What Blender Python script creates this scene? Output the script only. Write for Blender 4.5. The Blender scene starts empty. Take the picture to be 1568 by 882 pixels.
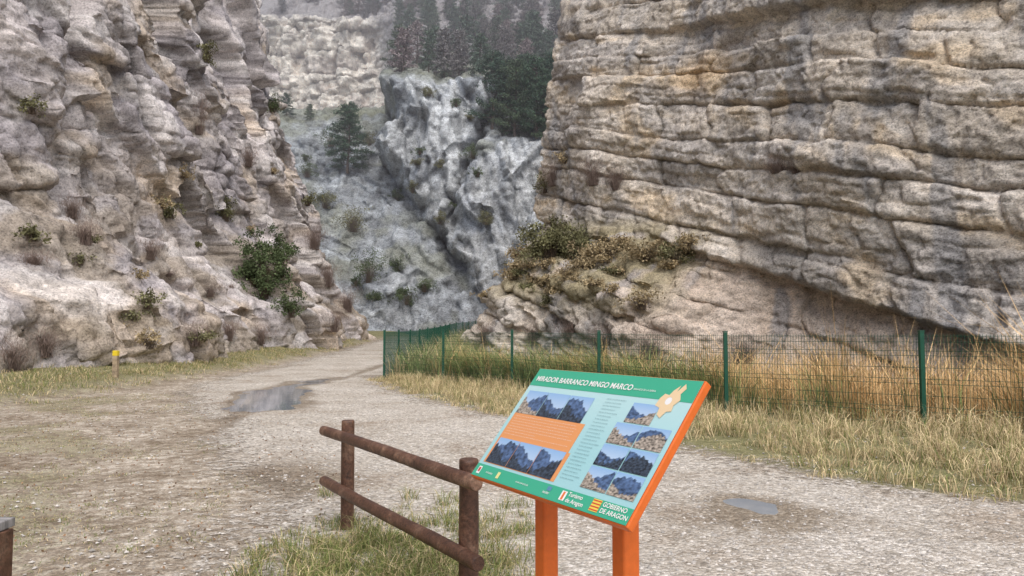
import bpy, math, numpy as np
from mathutils import Vector, Matrix
rng=np.random.default_rng(7)
scene=bpy.context.scene
# ------------------------------------------------------------ noise
_p=rng.permutation(256); PT=np.concatenate([_p,_p,_p])
GR=rng.normal(size=(256,3)); GR/=np.linalg.norm(GR,axis=1)[:,None]
RT=rng.random((256,8))
def pn(x,y,z):
    x,y,z=np.broadcast_arrays(np.asarray(x,float),np.asarray(y,float),np.asarray(z,float))
    xi=np.floor(x).astype(int); yi=np.floor(y).astype(int); zi=np.floor(z).astype(int)
    xf=x-xi; yf=y-yi; zf=z-zi
    f=lambda t:t*t*t*(t*(t*6-15)+10)
    u,v,w=f(xf),f(yf),f(zf)
    out=0
    for dx in (0,1):
        wx=u if dx else 1-u
        for dy in (0,1):
            wy=v if dy else 1-v
            for dz in (0,1):
                wz=w if dz else 1-w
                h=PT[PT[PT[(xi+dx)&255]+((yi+dy)&255)]+((zi+dz)&255)]
                g=GR[h]
                out=out+wx*wy*wz*(g[...,0]*(xf-dx)+g[...,1]*(yf-dy)+g[...,2]*(zf-dz))
    return out*1.5
def fbm(x,y,z,o=4,g=.5):
    a=1;s=0
    for i in range(o):
        s=s+a*pn(x*2**i+17.3*i,y*2**i-5.1*i,z*2**i+3.7*i); a*=g
    return s
def facet(x,y,z,tilt=1.0):
    x,y,z=np.broadcast_arrays(np.asarray(x,float),np.asarray(y,float),np.asarray(z,float))
    xi=np.floor(x).astype(int); yi=np.floor(y).astype(int); zi=np.floor(z).astype(int)
    F1=np.full(x.shape,9.);F2=np.full(x.shape,9.);val=np.zeros(x.shape);rid=np.zeros(x.shape)
    for dx in(-1,0,1):
        for dy in(-1,0,1):
            for dz in(-1,0,1):
                h=PT[PT[PT[(xi+dx)&255]+((yi+dy)&255)]+((zi+dz)&255)]
                r=RT[h]
                ex=x-(xi+dx+r[...,0]);ey=y-(yi+dy+r[...,1]);ez=z-(zi+dz+r[...,2])
                d=np.sqrt(ex*ex+ey*ey+ez*ez)
                v=r[...,3]-.5+tilt*((r[...,4]-.5)*ex+(r[...,5]-.5)*ey+(r[...,6]-.5)*ez)
                m=d<F1
                F2=np.where(m,F1,np.minimum(F2,d))
                val=np.where(m,v,val);rid=np.where(m,r[...,7],rid)
                F1=np.where(m,d,F1)
    return val,F2-F1,rid
def blocks(u,v,seed,tilt=1.2,wob=.12):
    """jointed beds: every bed (v) is cut by its own set of joints (u); each block gets an offset and a tilt"""
    kb=np.floor(v).astype(int);fv=v-kb
    rb=RT[(kb*29+seed*13)&255]
    uu=u*(.7+.7*rb[...,0])+rb[...,1]*9+wob*pn(v*1.5,u*.5,seed+.5)
    ku=np.floor(uu).astype(int);fu=uu-ku
    h=PT[PT[(ku+seed)&255]+(kb&255)];r=RT[h]
    val=(r[...,2]-.5)+.5*(rb[...,2]-.5)+tilt*((r[...,3]-.5)*(fu-.5)+(r[...,4]-.5)*(fv-.5))
    return val,np.minimum(fv,1-fv),np.minimum(fu,1-fu),r[...,5],r[...,6]
def sst(a,b,x):
    t=np.clip((x-a)/(b-a),0,1); return t*t*(3-2*t)
def mixc(c,d,t):
    t=np.asarray(t)[...,None]; return c*(1-t)+np.asarray(d,float)*t
def blur(A,k=2):
    for ax in (0,1):
        pad=[(0,0),(0,0)];pad[ax]=(k,k);B=np.pad(A,pad,'edge');n=A.shape[ax]
        A=sum(np.take(B,range(i,i+n),axis=ax) for i in range(2*k+1))/(2*k+1)
    return A
def refine(P,d,ref):
    n=np.cross(np.gradient(P,axis=0),np.gradient(P,axis=1));n/=np.linalg.norm(n,axis=-1)[...,None]+1e-9
    if (n@np.array(ref)).mean()<0: n=-n
    n=np.stack([blur(n[...,i],1) for i in range(3)],-1)
    return P+n*d[...,None]
# ------------------------------------------------------------ mesh helpers
def make_mesh(name,V,F,col=None,mat=None,smooth=True,parent=None,uv=None):
    V=np.asarray(V,np.float32).reshape(-1,3);F=np.asarray(F,np.int32);k=F.shape[1]
    me=bpy.data.meshes.new(name)
    me.vertices.add(len(V));me.vertices.foreach_set('co',V.ravel())
    me.loops.add(F.size);me.loops.foreach_set('vertex_index',F.ravel())
    me.polygons.add(len(F));me.polygons.foreach_set('loop_start',np.arange(0,F.size,k,dtype=np.int32))
    me.polygons.foreach_set('use_smooth',np.full(len(F),smooth))
    me.update(calc_edges=True)
    if col is not None:
        a=me.color_attributes.new('Col','FLOAT_COLOR','POINT')
        col=np.asarray(col,np.float32).reshape(len(V),-1)
        c=np.ones((len(V),4),np.float32);c[:,:col.shape[1]]=col
        a.data.foreach_set('color',c.ravel())
    if mat: me.materials.append(mat)
    ob=bpy.data.objects.new(name,me);scene.collection.objects.link(ob)
    if parent: ob.parent=parent
    return ob
def grid_faces(n,m):
    i=np.arange(n*m).reshape(n,m)
    return np.stack([i[:-1,:-1],i[1:,:-1],i[1:,1:],i[:-1,1:]],-1).reshape(-1,4)
def empty(name,loc=(0,0,0)):
    e=bpy.data.objects.new(name,None);scene.collection.objects.link(e);e.location=loc;return e
def blades(name,B,h,w,lean,col,mat,parent=None,tipc=1.25):
    N=len(B);B=np.asarray(B,float);h=np.broadcast_to(h,(N,));w=np.broadcast_to(w,(N,))
    a=rng.random(N)*math.tau;sd=np.stack([np.cos(a),np.sin(a),0*a],1)*w[:,None]*.5
    lz=np.linalg.norm(lean,axis=1)
    up=np.zeros((N,3));up[:,2]=1
    L=np.zeros((N,3));L[:,:2]=lean
    mid=B+up*(h*.55)[:,None]+L*(h*.28)[:,None]
    tip=B+up*(h*np.clip(1-.35*lz,.15,1))[:,None]+L*h[:,None]
    V=np.stack([B-sd,B+sd,mid-sd*.8,mid+sd*.8,tip],1)
    i=np.arange(N)[:,None]*5
    F=np.concatenate([i+[0,1,3],i+[0,3,2],i+[2,3,4]],0)
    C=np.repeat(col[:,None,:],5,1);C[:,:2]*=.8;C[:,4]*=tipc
    return make_mesh(name,V,F,C,mat,False,parent)
def leafs(name,Pn,size,col,mat,parent=None,aspect=.45,up=0.0):
    N=len(Pn);d=rng.normal(size=(N,3));d[:,2]+=up;d/=np.linalg.norm(d,axis=1)[:,None]
    e=np.cross(d,rng.normal(size=(N,3)));e/=np.linalg.norm(e,axis=1)[:,None]
    s=np.broadcast_to(size,(N,))[:,None]
    V=np.stack([Pn-d*s*.5,Pn+e*s*aspect*.5,Pn+d*s*.5,Pn-e*s*aspect*.5],1)
    F=np.arange(N*4).reshape(-1,4)
    return make_mesh(name,V,F,np.repeat(col[:,None,:],4,1),mat,False,parent)
def tube(pts,rad,seg=8,jit=0,cap=True):
    pts=[Vector(p) for p in pts];V=[];n=len(pts)
    for k,p in enumerate(pts):
        t=(pts[min(k+1,n-1)]-pts[max(k-1,0)]).normalized()
        a=Vector((1,0,0)).cross(t).normalized() if abs(t.z)>=.9 else Vector((0,0,1)).cross(t).normalized()
        b=t.cross(a)
        for j in range(seg):
            an=math.tau*j/seg;r=rad[k]*(1+jit*(rng.random()-.5))
            V.append(p+(a*math.cos(an)+b*math.sin(an))*r)
    F=[]
    for k in range(n-1):
        for j in range(seg):
            F.append((k*seg+j,k*seg+(j+1)%seg,(k+1)*seg+(j+1)%seg,(k+1)*seg+j))
    return np.array([list(v) for v in V]),np.array(F)
def merge(parts):
    V=[];F=[];o=0
    for v,f in parts:
        V.append(v);F.append(f+o);o+=len(v)
    return np.concatenate(V),np.concatenate(F)
def boxes(C,S,R=None):
    s=np.array([[-1,-1,-1],[1,-1,-1],[1,1,-1],[-1,1,-1],[-1,-1,1],[1,-1,1],[1,1,1],[-1,1,1]],float)
    V=C[:,None,:]+np.einsum('kj,njl->nkl',s,S)
    f=np.array([[0,3,2,1],[4,5,6,7],[0,1,5,4],[1,2,6,5],[2,3,7,6],[3,0,4,7]])
    F=(np.arange(len(C))[:,None,None]*8+f).reshape(-1,4)
    return V.reshape(-1,3),F
def bevel(ob,w,seg=2):
    m=ob.modifiers.new('b','BEVEL');m.width=w;m.segments=seg
# ------------------------------------------------------------ materials
def nt(name):
    m=bpy.data.materials.new(name);m.use_nodes=True;t=m.node_tree
    return m,t,t.nodes,t.links,t.nodes['Principled BSDF']
def N(ns,ty,**k):
    n=ns.new(ty)
    for a,b in k.items():
        if a in n.inputs: n.inputs[a].default_value=b
        else: setattr(n,a,b)
    return n
def noise(ns,ls,co,scale,detail=6,rough=.6):
    n=ns.new('ShaderNodeTexNoise');n.inputs['Scale'].default_value=scale;n.inputs['Detail'].default_value=detail;n.inputs['Roughness'].default_value=rough
    ls.new(co,n.inputs['Vector']);return n.outputs['Fac']
def ramp(ns,ls,fac,stops):
    r=ns.new('ShaderNodeValToRGB');e=r.color_ramp.elements
    while len(e)<len(stops): e.new(.5)
    for k,(p,c) in enumerate(stops):
        e[k].position=p;e[k].color=(c,c,c,1) if isinstance(c,(int,float)) else (*c,1)
    ls.new(fac,r.inputs['Fac']);return r.outputs['Color']
def mul(ns,ls,a,b,ty='MULTIPLY',f=1.0):
    m=ns.new('ShaderNodeMix');m.data_type='RGBA';m.blend_type=ty
    if isinstance(f,(int,float)): m.inputs[0].default_value=f
    else: ls.new(f,m.inputs[0])
    for s,i in((a,6),(b,7)):
        if isinstance(s,tuple): m.inputs[i].default_value=(*s,1)
        else: ls.new(s,m.inputs[i])
    return m.outputs[2]
def rock_mat(name,k=1.0,bump=.5,dist=.12,squash=(1,1,1.6),con=1.0):
    m,t,ns,ls,b=nt(name)
    tc=ns.new('ShaderNodeTexCoord');mp=ns.new('ShaderNodeMapping');mp.inputs['Scale'].default_value=squash
    ls.new(tc.outputs['Object'],mp.inputs['Vector']);co=mp.outputs['Vector']
    at=N(ns,'ShaderNodeVertexColor',layer_name='Col')
    n2=noise(ns,ls,co,2.6*k,5,.75);n3=noise(ns,ls,co,12*k,3,.78)
    q=lambda v:1+(v-1)*con
    c=mul(ns,ls,at.outputs['Color'],ramp(ns,ls,n2,[(.32,q(.58)),(.47,q(.98)),(.7,q(1.35))]))
    c=mul(ns,ls,c,ramp(ns,ls,n3,[(.36,q(.5)),(.47,q(1.0)),(.66,q(1.4))]))
    ls.new(c,b.inputs['Base Color']);b.inputs['Roughness'].default_value=.93
    b.inputs['Specular IOR Level'].default_value=.2
    s2=ns.new('ShaderNodeMath');s2.operation='MULTIPLY_ADD';ls.new(n3,s2.inputs[0]);s2.inputs[1].default_value=.5;ls.new(n2,s2.inputs[2])
    bp=N(ns,'ShaderNodeBump',Strength=bump,Distance=dist/k);ls.new(s2.outputs[0],bp.inputs['Height']);ls.new(bp.outputs['Normal'],b.inputs['Normal'])
    return m
def leaf_mat(name,rough=.75):
    m,t,ns,ls,b=nt(name)
    at=N(ns,'ShaderNodeVertexColor',layer_name='Col')
    ls.new(at.outputs['Color'],b.inputs['Base Color']);b.inputs['Roughness'].default_value=rough;b.inputs['Specular IOR Level'].default_value=.15
    return m
def plain(name,c,rough=.5,var=.15,scale=20,bump=0,metal=0,spec=.4,stretch=(1,1,1)):
    m,t,ns,ls,b=nt(name)
    tc=ns.new('ShaderNodeTexCoord');mp=ns.new('ShaderNodeMapping');mp.inputs['Scale'].default_value=stretch
    ls.new(tc.outputs['Object'],mp.inputs['Vector'])
    n=noise(ns,ls,mp.outputs['Vector'],scale,4,.6)
    ls.new(mul(ns,ls,tuple(c),ramp(ns,ls,n,[(.3,1-var*2),(.7,1+var*2)])),b.inputs['Base Color'])
    b.inputs['Roughness'].default_value=rough;b.inputs['Metallic'].default_value=metal;b.inputs['Specular IOR Level'].default_value=spec
    if bump:
        bp=N(ns,'ShaderNodeBump',Strength=bump,Distance=.01);ls.new(n,bp.inputs['Height']);ls.new(bp.outputs['Normal'],b.inputs['Normal'])
    return m
def vcol(name,rough=.4,spec=.4):
    m,t,ns,ls,b=nt(name)
    at=N(ns,'ShaderNodeVertexColor',layer_name='Col');ls.new(at.outputs['Color'],b.inputs['Base Color'])
    b.inputs['Roughness'].default_value=rough;b.inputs['Specular IOR Level'].default_value=spec;return m
M_rockR=rock_mat('limestone_warm',1.1,.8,.12,(1,1,1.2),.9)
M_rockL=rock_mat('limestone_grey',1.0,.7,.12,(1,1,1.1),.8)
M_rockB=rock_mat('limestone_distant',.4,.7,.18,(1,1,1.2),1.0)
M_leaf=leaf_mat('foliage');M_grass=leaf_mat('grass_blades')
M_fol_far=leaf_mat('foliage_distant')
# ------------------------------------------------------------ terrain
FY=np.array([-20,0,8.1,10.3,12.5,14.7,17.5,20.6,23.3,25.0,50,60,70,90]);FX=np.array([38,20,12.3,9.6,6.9,4.23,2.05,0,-2.25,-4.3,-4.1,-3.2,-1.3,3.])
def fence_x(y): return np.interp(y,FY,FX)
def pudm(x,y):
    cx=np.interp(y,[15,16.5,18.5,21,24,26],[-5.2,-5.3,-6.0,-6.4,-6.3,-5.8])
    wd=np.interp(y,[14.6,15.6,17,19,20.5,21.8,23,25,26.2],[0,.75,.9,.85,.65,.2,.5,.4,0])
    a=(wd-np.abs(x-cx))+.32*fbm(x*.9,y*.6,18.,3)
    b_=.34-np.hypot((x-2.2)/.95,(y-6.85)/1.25)+.2*fbm(x*2.5,y*2.,8.,3)
    return a,b_
def zg(x,y):
    x,y=np.broadcast_arrays(np.asarray(x,float),np.asarray(y,float))
    z=1.0*sst(27,75,y)+.9*sst(75,140,y)
    D=(x-fence_x(y))*.75
    z=z-(.95*sst(.5,2.6,D))*sst(75,55,y)*sst(60,35,x)
    z=z+.5*sst(-10.5,-13.5,x)*sst(-4,4,y)
    a,b_=pudm(x,y);near=np.maximum(sst(-2.2,-.8,a),sst(-1.2,-.5,b_))
    z=z+(.05*pn(x*.25,y*.25,.3)+.018*pn(x*1.3,y*1.3,1.7))*(1-near)+.012*near*fbm(x*1.6,y*1.1,4.4,3)
    z=z-.034*sst(-.35,.5,a)-.020*sst(-.3,.3,b_)
    return z
def axis(segs):
    out=[]
    for a,b,n in segs: out.append(np.linspace(a,b,n,endpoint=False))
    out.append([segs[-1][1]]);return np.concatenate(out)
gx=axis([(-400,-40,30),(-40,-14,60),(-14,14,330),(14,40,60),(40,400,30)])
gy=axis([(-300,-20,30),(-20,1,50),(1,30,330),(30,90,160),(90,500,40)])
X,Y=np.meshgrid(gx,gy,indexing='ij');Z=zg(X,Y)
pr_y=np.array([-30,3,5,6.9,7.8,10.1,15.6,19.7,25,50,70,90]);pr_x=np.array([18,8.2,6.2,4.8,3.55,2.3,-1.15,-3.2,-5.0,-5.2,-3.6,1.5])
pl_y=np.array([-30,3,5,8,12.9,19.7,27,40,60,70,90]);pl_x=np.array([-1.6,-1.5,-1.5,-2.5,-4.8,-8.3,-9.6,-10.2,-10.3,-9,-4])
def pathmask(x,y):
    w=.55*fbm(x*.5,y*.5,4.,3)
    r=np.interp(y,pr_y,pr_x)-x;l=x-np.interp(y,pl_y,pl_x)
    return np.minimum(r,l)+w
PM=pathmask(X,Y)
D=X-fence_x(Y)
grass=np.clip(sst(-9.6,-12.4,X)*.7+sst(.3,-.9,np.interp(Y,pr_y,pr_x)-X)*.8,0,1)
gl=np.exp(-(((X+.75)/.9)**2+((Y-4.7)/1.6)**2))
grass=np.maximum(grass,np.clip(gl*1.5,0,1))
grass=np.maximum(grass,.45*sst(-.05,.3,fbm(X*.35,Y*.35,9,3))*sst(-.5,-2.5,X-np.interp(Y,pl_y,pl_x)))
C=np.zeros(X.shape+(3,));C[...,0]=grass;C[...,1]=np.clip(.5+PM*.5,0,1);C[...,2]=sst(.4,1.4,D)
m,t,ns,ls,b=nt('earth_ground')
tc=ns.new('ShaderNodeTexCoord');co=tc.outputs['Object'];at=N(ns,'ShaderNodeVertexColor',layer_name='Col')
sp=ns.new('ShaderNodeSeparateColor');ls.new(at.outputs['Color'],sp.inputs[0])
n1=noise(ns,ls,co,.9,4,.7);n2=noise(ns,ls,co,7,6,.75);n3=noise(ns,ls,co,45,3,.75)
dirt=ramp(ns,ls,n2,[(.3,(.19,.15,.11)),(.46,(.31,.26,.205)),(.54,(.42,.37,.305)),(.66,(.67,.62,.56))])
grs=ramp(ns,ls,n2,[(.3,(.11,.11,.05)),(.5,(.21,.20,.10)),(.7,(.38,.34,.20))])
ad=ns.new('ShaderNodeMath');ad.operation='MULTIPLY_ADD';ls.new(n2,ad.inputs[0]);ad.inputs[1].default_value=1.3;ad.inputs[2].default_value=-.65
ad2=ns.new('ShaderNodeMath');ad2.operation='ADD';ls.new(ad.outputs[0],ad2.inputs[0]);ls.new(sp.outputs[0],ad2.inputs[1])
gm=ramp(ns,ls,ad2.outputs[0],[(.3,0.),(.7,1.)])
c=mul(ns,ls,dirt,ramp(ns,ls,n1,[(.3,(.6,.54,.47)),(.5,(.95,.93,.9)),(.68,(1.3,1.3,1.3))]))
c=mul(ns,ls,c,grs,'MIX',gm)
c=mul(ns,ls,c,(.07,.075,.04),'MIX',sp.outputs[2])
c=mul(ns,ls,c,ramp(ns,ls,n3,[(.35,.55),(.5,1.),(.65,1.4)]))
ls.new(c,b.inputs['Base Color']);b.inputs['Roughness'].default_value=.95;b.inputs['Specular IOR Level'].default_value=.15
bp=N(ns,'ShaderNodeBump',Strength=.7,Distance=.06);ls.new(n2,bp.inputs['Height']);ls.new(bp.outputs['Normal'],b.inputs['Normal'])
M_ground=m
make_mesh('ground',np.stack([X,Y,Z],-1),grid_faces(*X.shape),C,M_ground)
m,t,ns,ls,b=nt('gravel')
tc=ns.new('ShaderNodeTexCoord');co=tc.outputs['Object'];at=N(ns,'ShaderNodeVertexColor',layer_name='Col')
sp=ns.new('ShaderNodeSeparateColor');ls.new(at.outputs['Color'],sp.inputs[0])
n1=noise(ns,ls,co,.55,4,.7);n2=noise(ns,ls,co,8,6,.8)
vo=ns.new('ShaderNodeTexVoronoi');vo.inputs['Scale'].default_value=34;ls.new(co,vo.inputs['Vector'])
hsv=ns.new('ShaderNodeSeparateColor');ls.new(vo.outputs['Color'],hsv.inputs[0])
st=ramp(ns,ls,hsv.outputs[0],[(0,(.33,.295,.25)),(.4,(.46,.42,.37)),(.75,(.57,.53,.48)),(1,(.75,.715,.66))])
c=mul(ns,ls,st,ramp(ns,ls,n1,[(.3,(.74,.67,.60)),(.48,(.98,.96,.93)),(.7,(1.14,1.14,1.14))]))
c=mul(ns,ls,c,ramp(ns,ls,n2,[(.35,.66),(.5,1.),(.68,1.22)]))
dm=ns.new('ShaderNodeMath');dm.operation='MULTIPLY_ADD';ls.new(n2,dm.inputs[0]);dm.inputs[1].default_value=1.0;ls.new(sp.outputs[1],dm.inputs[2])
dmp=ramp(ns,ls,dm.outputs[0],[(.7,0.),(1.05,1.)])
c=mul(ns,ls,c,(.60,.55,.49),'MULTIPLY',dmp)
ls.new(c,b.inputs['Base Color']);b.inputs['Specular IOR Level'].default_value=.2
ls.new(ramp(ns,ls,dmp,[(0,.95),(1,.5)]),b.inputs['Roughness'])
hh=ns.new('ShaderNodeMath');hh.operation='SUBTRACT';ls.new(n2,hh.inputs[0]);ls.new(vo.outputs['Distance'],hh.inputs[1])
bp=N(ns,'ShaderNodeBump',Strength=.8,Distance=.025);ls.new(hh.outputs[0],bp.inputs['Height']);ls.new(bp.outputs['Normal'],b.inputs['Normal'])
aa2=ns.new('ShaderNodeMath');aa2.operation='MULTIPLY_ADD';ls.new(n2,aa2.inputs[0]);aa2.inputs[1].default_value=1.6;ls.new(sp.outputs[0],aa2.inputs[2])
aa3=ns.new('ShaderNodeMath');aa3.operation='SUBTRACT';ls.new(aa2.outputs[0],aa3.inputs[0]);aa3.inputs[1].default_value=.75
ls.new(ramp(ns,ls,aa3.outputs[0],[(.38,0.),(.58,1.)]),b.inputs['Alpha'])
M_gravel=m
px_=axis([(-13,12,420)]);py_=axis([(-8,1.5,40),(1.5,28,420),(28,88,200)])
X,Y=np.meshgrid(px_,py_,indexing='ij');PM=pathmask(X,Y)
C=np.zeros(X.shape+(3,));C[...,0]=np.clip(.5+PM*.33,0,1)
pa,pb=pudm(X,Y)
wet=sst(-.5,.3,pb)*.55+sst(-.5,.1,pa)*.6+.15*sst(-1.2,.1,pb)+.40*np.exp(-(((X+2.6)/.9)**2+((Y-8.6)/1.5)**2))+.35*np.exp(-(((X-.3)/2.)**2+((Y-8.4)/.7)**2))+.2*sst(.1,.5,fbm(X*.4+.3*Y,Y*.25,3.3,2))
C[...,1]=np.clip(wet,0,1)
V=np.stack([X,Y,zg(X,Y)+.008],-1);F=grid_faces(*X.shape)
keep=(PM.ravel()[F]>-1.5).all(1);F=F[keep]
us=np.unique(F);re=np.zeros(V.reshape(-1,3).shape[0],int);re[us]=np.arange(len(us))
make_mesh('gravel_path',V.reshape(-1,3)[us],re[F],C.reshape(-1,3)[us],M_gravel)
def stones(name,x,y,s,col,mat):
    n=len(x);base=np.array([[1,0,0],[0,1,0],[-1,0,0],[0,-1,0],[0,0,.75],[0,0,-.6]],float)
    V=base[None]*(.6+.8*rng.random((n,6,1)))*s[:,None,None]
    a=rng.random(n)*math.tau;c,sn=np.cos(a)[:,None],np.sin(a)[:,None]
    V=np.stack([V[...,0]*c-V[...,1]*sn*.8,V[...,0]*sn+V[...,1]*c*.8,V[...,2]*.8],-1)
    V+=np.stack([x,y,zg(x,y)+.01],-1)[:,None]
    f=np.array([[0,1,4],[1,2,4],[2,3,4],[3,0,4],[1,0,5],[2,1,5],[3,2,5],[0,3,5]])
    F=(np.arange(n)[:,None,None]*6+f).reshape(-1,3)
    return make_mesh(name,V,F,np.repeat(col[:,None],6,1),mat,False)
n=34000
yy=1.5+22*rng.random(n)**1.6;xx=(rng.random(n)-.5)*2*(yy*.75+.5)
pm=pathmask(xx,yy);pa,pb=pudm(xx,yy);k=(rng.random(n)<np.where(pm>0,1,.3))&(xx-fence_x(yy)<-.2)&(pa<-.1)&(pb<0);xx,yy=xx[k],yy[k]
g=.30+.36*rng.random((len(xx),1));col=g*np.array([1,.94,.87])
stones('loose_gravel',xx,yy,.006+.018*rng.random(len(xx))**2.5,col,vcol('stone_chips',.9,.2))
# ------------------------------------------------------------ water
def water(name,c,rough,tint):
    m,t,ns,ls,b=nt(name);tc=ns.new('ShaderNodeTexCoord')
    b.inputs['Base Color'].default_value=(*tint,1);b.inputs['Roughness'].default_value=rough;b.inputs['IOR'].default_value=1.33;b.inputs['Specular IOR Level'].default_value=c
    n=noise(ns,ls,tc.outputs['Object'],3,2,.5);bp=N(ns,'ShaderNodeBump',Strength=.05,Distance=.02);ls.new(n,bp.inputs['Height']);ls.new(bp.outputs['Normal'],b.inputs['Normal']);return m
M_pond=water('pond_water',.5,.06,(.03,.032,.02));M_pud=water('puddle_water',1.,.04,(.28,.305,.335))  # pale blue-grey puddle tint paints in the reflected sky
yy=np.linspace(2,62,80);L_=fence_x(yy)+1.2;R_=np.full(80,40.)
V=np.concatenate([np.stack([L_,yy,0*yy-.42],1),np.stack([R_,yy,0*yy-.42],1)]);i=np.arange(79)
make_mesh('pond',V,np.stack([i,i+80,i+81,i+1],1),None,M_pond)
def sheet(name,cx,cy,rx,ry,z):
    a=np.linspace(0,math.tau,64,endpoint=False);V=np.stack([cx+rx*np.cos(a),cy+ry*np.sin(a),0*a+z],1);V=np.concatenate([V,[[cx,cy,z]]])
    make_mesh(name,V,np.array([[i,(i+1)%64,64] for i in range(64)]),None,M_pud)
sheet('puddle',-5.9,18.6,1.75,4.6,-.008)
sheet('puddle',-6.1,24.9,1.5,1.5,-.0085)
sheet('puddle',2.2,6.85,.42,.6,-.0075)
# ------------------------------------------------------------ cliffs
def curve(pts,n):
    pts=np.array(pts,float);d=np.r_[0,np.cumsum(np.hypot(*np.diff(pts,axis=0).T))]
    s=np.linspace(0,d[-1],2000);x=np.interp(s,d,pts[:,0]);y=np.interp(s,d,pts[:,1])
    k=np.exp(-np.linspace(-2,2,71)**2);k/=k.sum()
    return s,np.convolve(np.pad(x,35,'edge'),k,'valid'),np.convolve(np.pad(y,35,'edge'),k,'valid')
def wall_grid(pts,ss,zs,side):
    s,x,y=curve(pts,0)
    bx=np.interp(ss,s,x);by=np.interp(ss,s,y)
    tx=np.gradient(bx,ss);ty=np.gradient(by,ss);l=np.hypot(tx,ty);tx/=l;ty/=l
    return bx,by,-ty*side,tx*side
pts=[(40,110),(20,82),(7,62),(2.2,52),(.5,46),(8.75,35),(17,24),(24,14.7),(31,5),(40,-8)]
off=sum(math.dist(pts[i],pts[i+1]) for i in range(4))
ss=axis([(0,off-14,60),(off-14,off-4,60),(off-4,off+30,540),(off+30,off+58,60)])
zs=axis([(-2,20,350),(20,38,120)])
bx,by,nx,ny=wall_grid(pts,ss,zs,-1)
if nx[len(nx)//2]>0: nx,ny=-nx,-ny
L,Zz=np.meshgrid(ss-off,zs,indexing='ij')
wob=.30*fbm(L*.1,Zz*.1,2.,3)
dip=.33-.08*sst(4,14,Zz+.3*L)
s=Zz+dip*L+wob
kk=s/1.45+.5*pn(s*.3,L*.025,7.)+.035*fbm(L*.6,s,3.,3)
k0=np.floor(kk);fr=kk-k0
rk=pn(k0*3.7+.5,L*.07,1.3)
gate=sst(-.1,.25,pn(L*.14,k0*2.3,5.))
groove=np.exp(-(np.minimum(fr,1-fr)/.045)**2)*(.15+.85*gate)
belly=(4*fr*(1-fr))**.5
b1,ev1,eu1,r1,r1b=blocks(L/3.6,kk,3,.9,.2)
k2=s/.47+.5*pn(s*.8,L*.06,3.)+.05*fbm(L*.9,s,33.,2)
b2,ev2,eu2,r2,r2b=blocks(L/1.25,k2,11,1.0,.3)
g2=np.exp(-(ev2/.10)**2)*sst(-.1,.25,pn(L*.3,np.floor(k2)*1.7,2.))
so=Zz+.35*(L-14.2)-5.3+.2*fbm(L*.2,0*L,4.,3)
rec=sst(.12,-.2,so)*sst(9,14,L)
disp=1.4*fbm(L*.09,Zz*.07,11.,3)+.25*rk+.52*b1+.08*belly-.40*groove+.15*b2-.10*g2-.26*np.exp(-(eu1/.035)**2)*(r1b>.45)-.10*np.exp(-(eu2/.06)**2)*(r2b>.5)
disp+=-.12*sst(0,22,Zz)*Zz*sst(16,-2,L)-.03*Zz
disp-=rec*(.70-.30*np.clip(-so,0,6));disp+=.3*sst(1.6,.1,so)*sst(-.1,.2,so)*sst(10,15,L)
sh=sst(17.5,12.5,L+.8*wob)*sst(7.8,3.4,Zz+.10*L+.8*wob-.6)
disp+=2.8*sh+.6*sst(3,1,Zz)*sst(14,0,L)+sh*.25*b2
disp=.6*disp+.4*blur(disp,1)
P=np.stack([bx[:,None]+nx[:,None]*disp,by[:,None]+ny[:,None]*disp,Zz+.12*fbm(L*.5,Zz*.5,8.,2)],-1)
x_,y_,z_=P[...,0],P[...,1],P[...,2]
v4,e4,r4=facet(x_/1.3,y_/1.3,z_/.85,1.6);v2,e2,r2f=facet(x_/.55,y_/.55,z_/.42,1.5)
P=refine(P,blur(v4*(.08+.28*sh),1)+.05*v2+.12*fbm(x_*.9,y_*.9,z_*1.2,5,.62),(-.8,-.6,0))
x_,y_,z_=P[...,0],P[...,1],P[...,2]
P=refine(P,.045*fbm(x_*4.,y_*4.,z_*4.5,2,.7),(-.8,-.6,0))
base=np.ones(L.shape+(3,))*np.array([.52,.462,.395])
c=mixc(base,[.38,.352,.33],sst(-.2,.35,fbm(L*.16,s*.35,21.,4))*.8)
c=mixc(c,[.62,.495,.345],sst(.12,.58,fbm(L*.25,s*.6,31.,4))*.65)
c=mixc(c,[.65,.605,.555],sst(.05,.45,fbm(L*.5,s*.5,41.,3))*.5)
c=mixc(c,[.38,.30,.22],groove*.5);c=mixc(c,[.40,.335,.26],g2*.35);c*=(.88+.24*r1)[...,None]*(.86+.28*r2)[...,None]
c*=(.9+.22*RT[(k0.astype(int)*71)&255][...,2])[...,None]
c=mixc(c,[.60,.485,.40],rec*.65)
c=mixc(c,[.25,.25,.26],.65*sst(.15,.55,fbm(L*.7,Zz*.14,51.,4)))
och=np.exp(-(((L-13.5)/1.6)**2+((Zz-14.2)/.9)**2));c=mixc(c,[.68,.47,.26],och*.7)
topshelf=sst(2.8,4.6,Zz+.1*L+.8*wob)*sst(9.0,7.4,Zz+.10*L+.8*wob)*sst(16,12,L)*sst(-1,2,L)*sst(-.6,-.1,fbm(L*.6,Zz*.8,3.7,3))
c=mixc(c,[.31,.265,.155],topshelf*.85)
make_mesh('right_cliff',P,grid_faces(*L.shape),c,M_rockR)
RC=(L,Zz,P[...,0],P[...,1],P[...,2])
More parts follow.
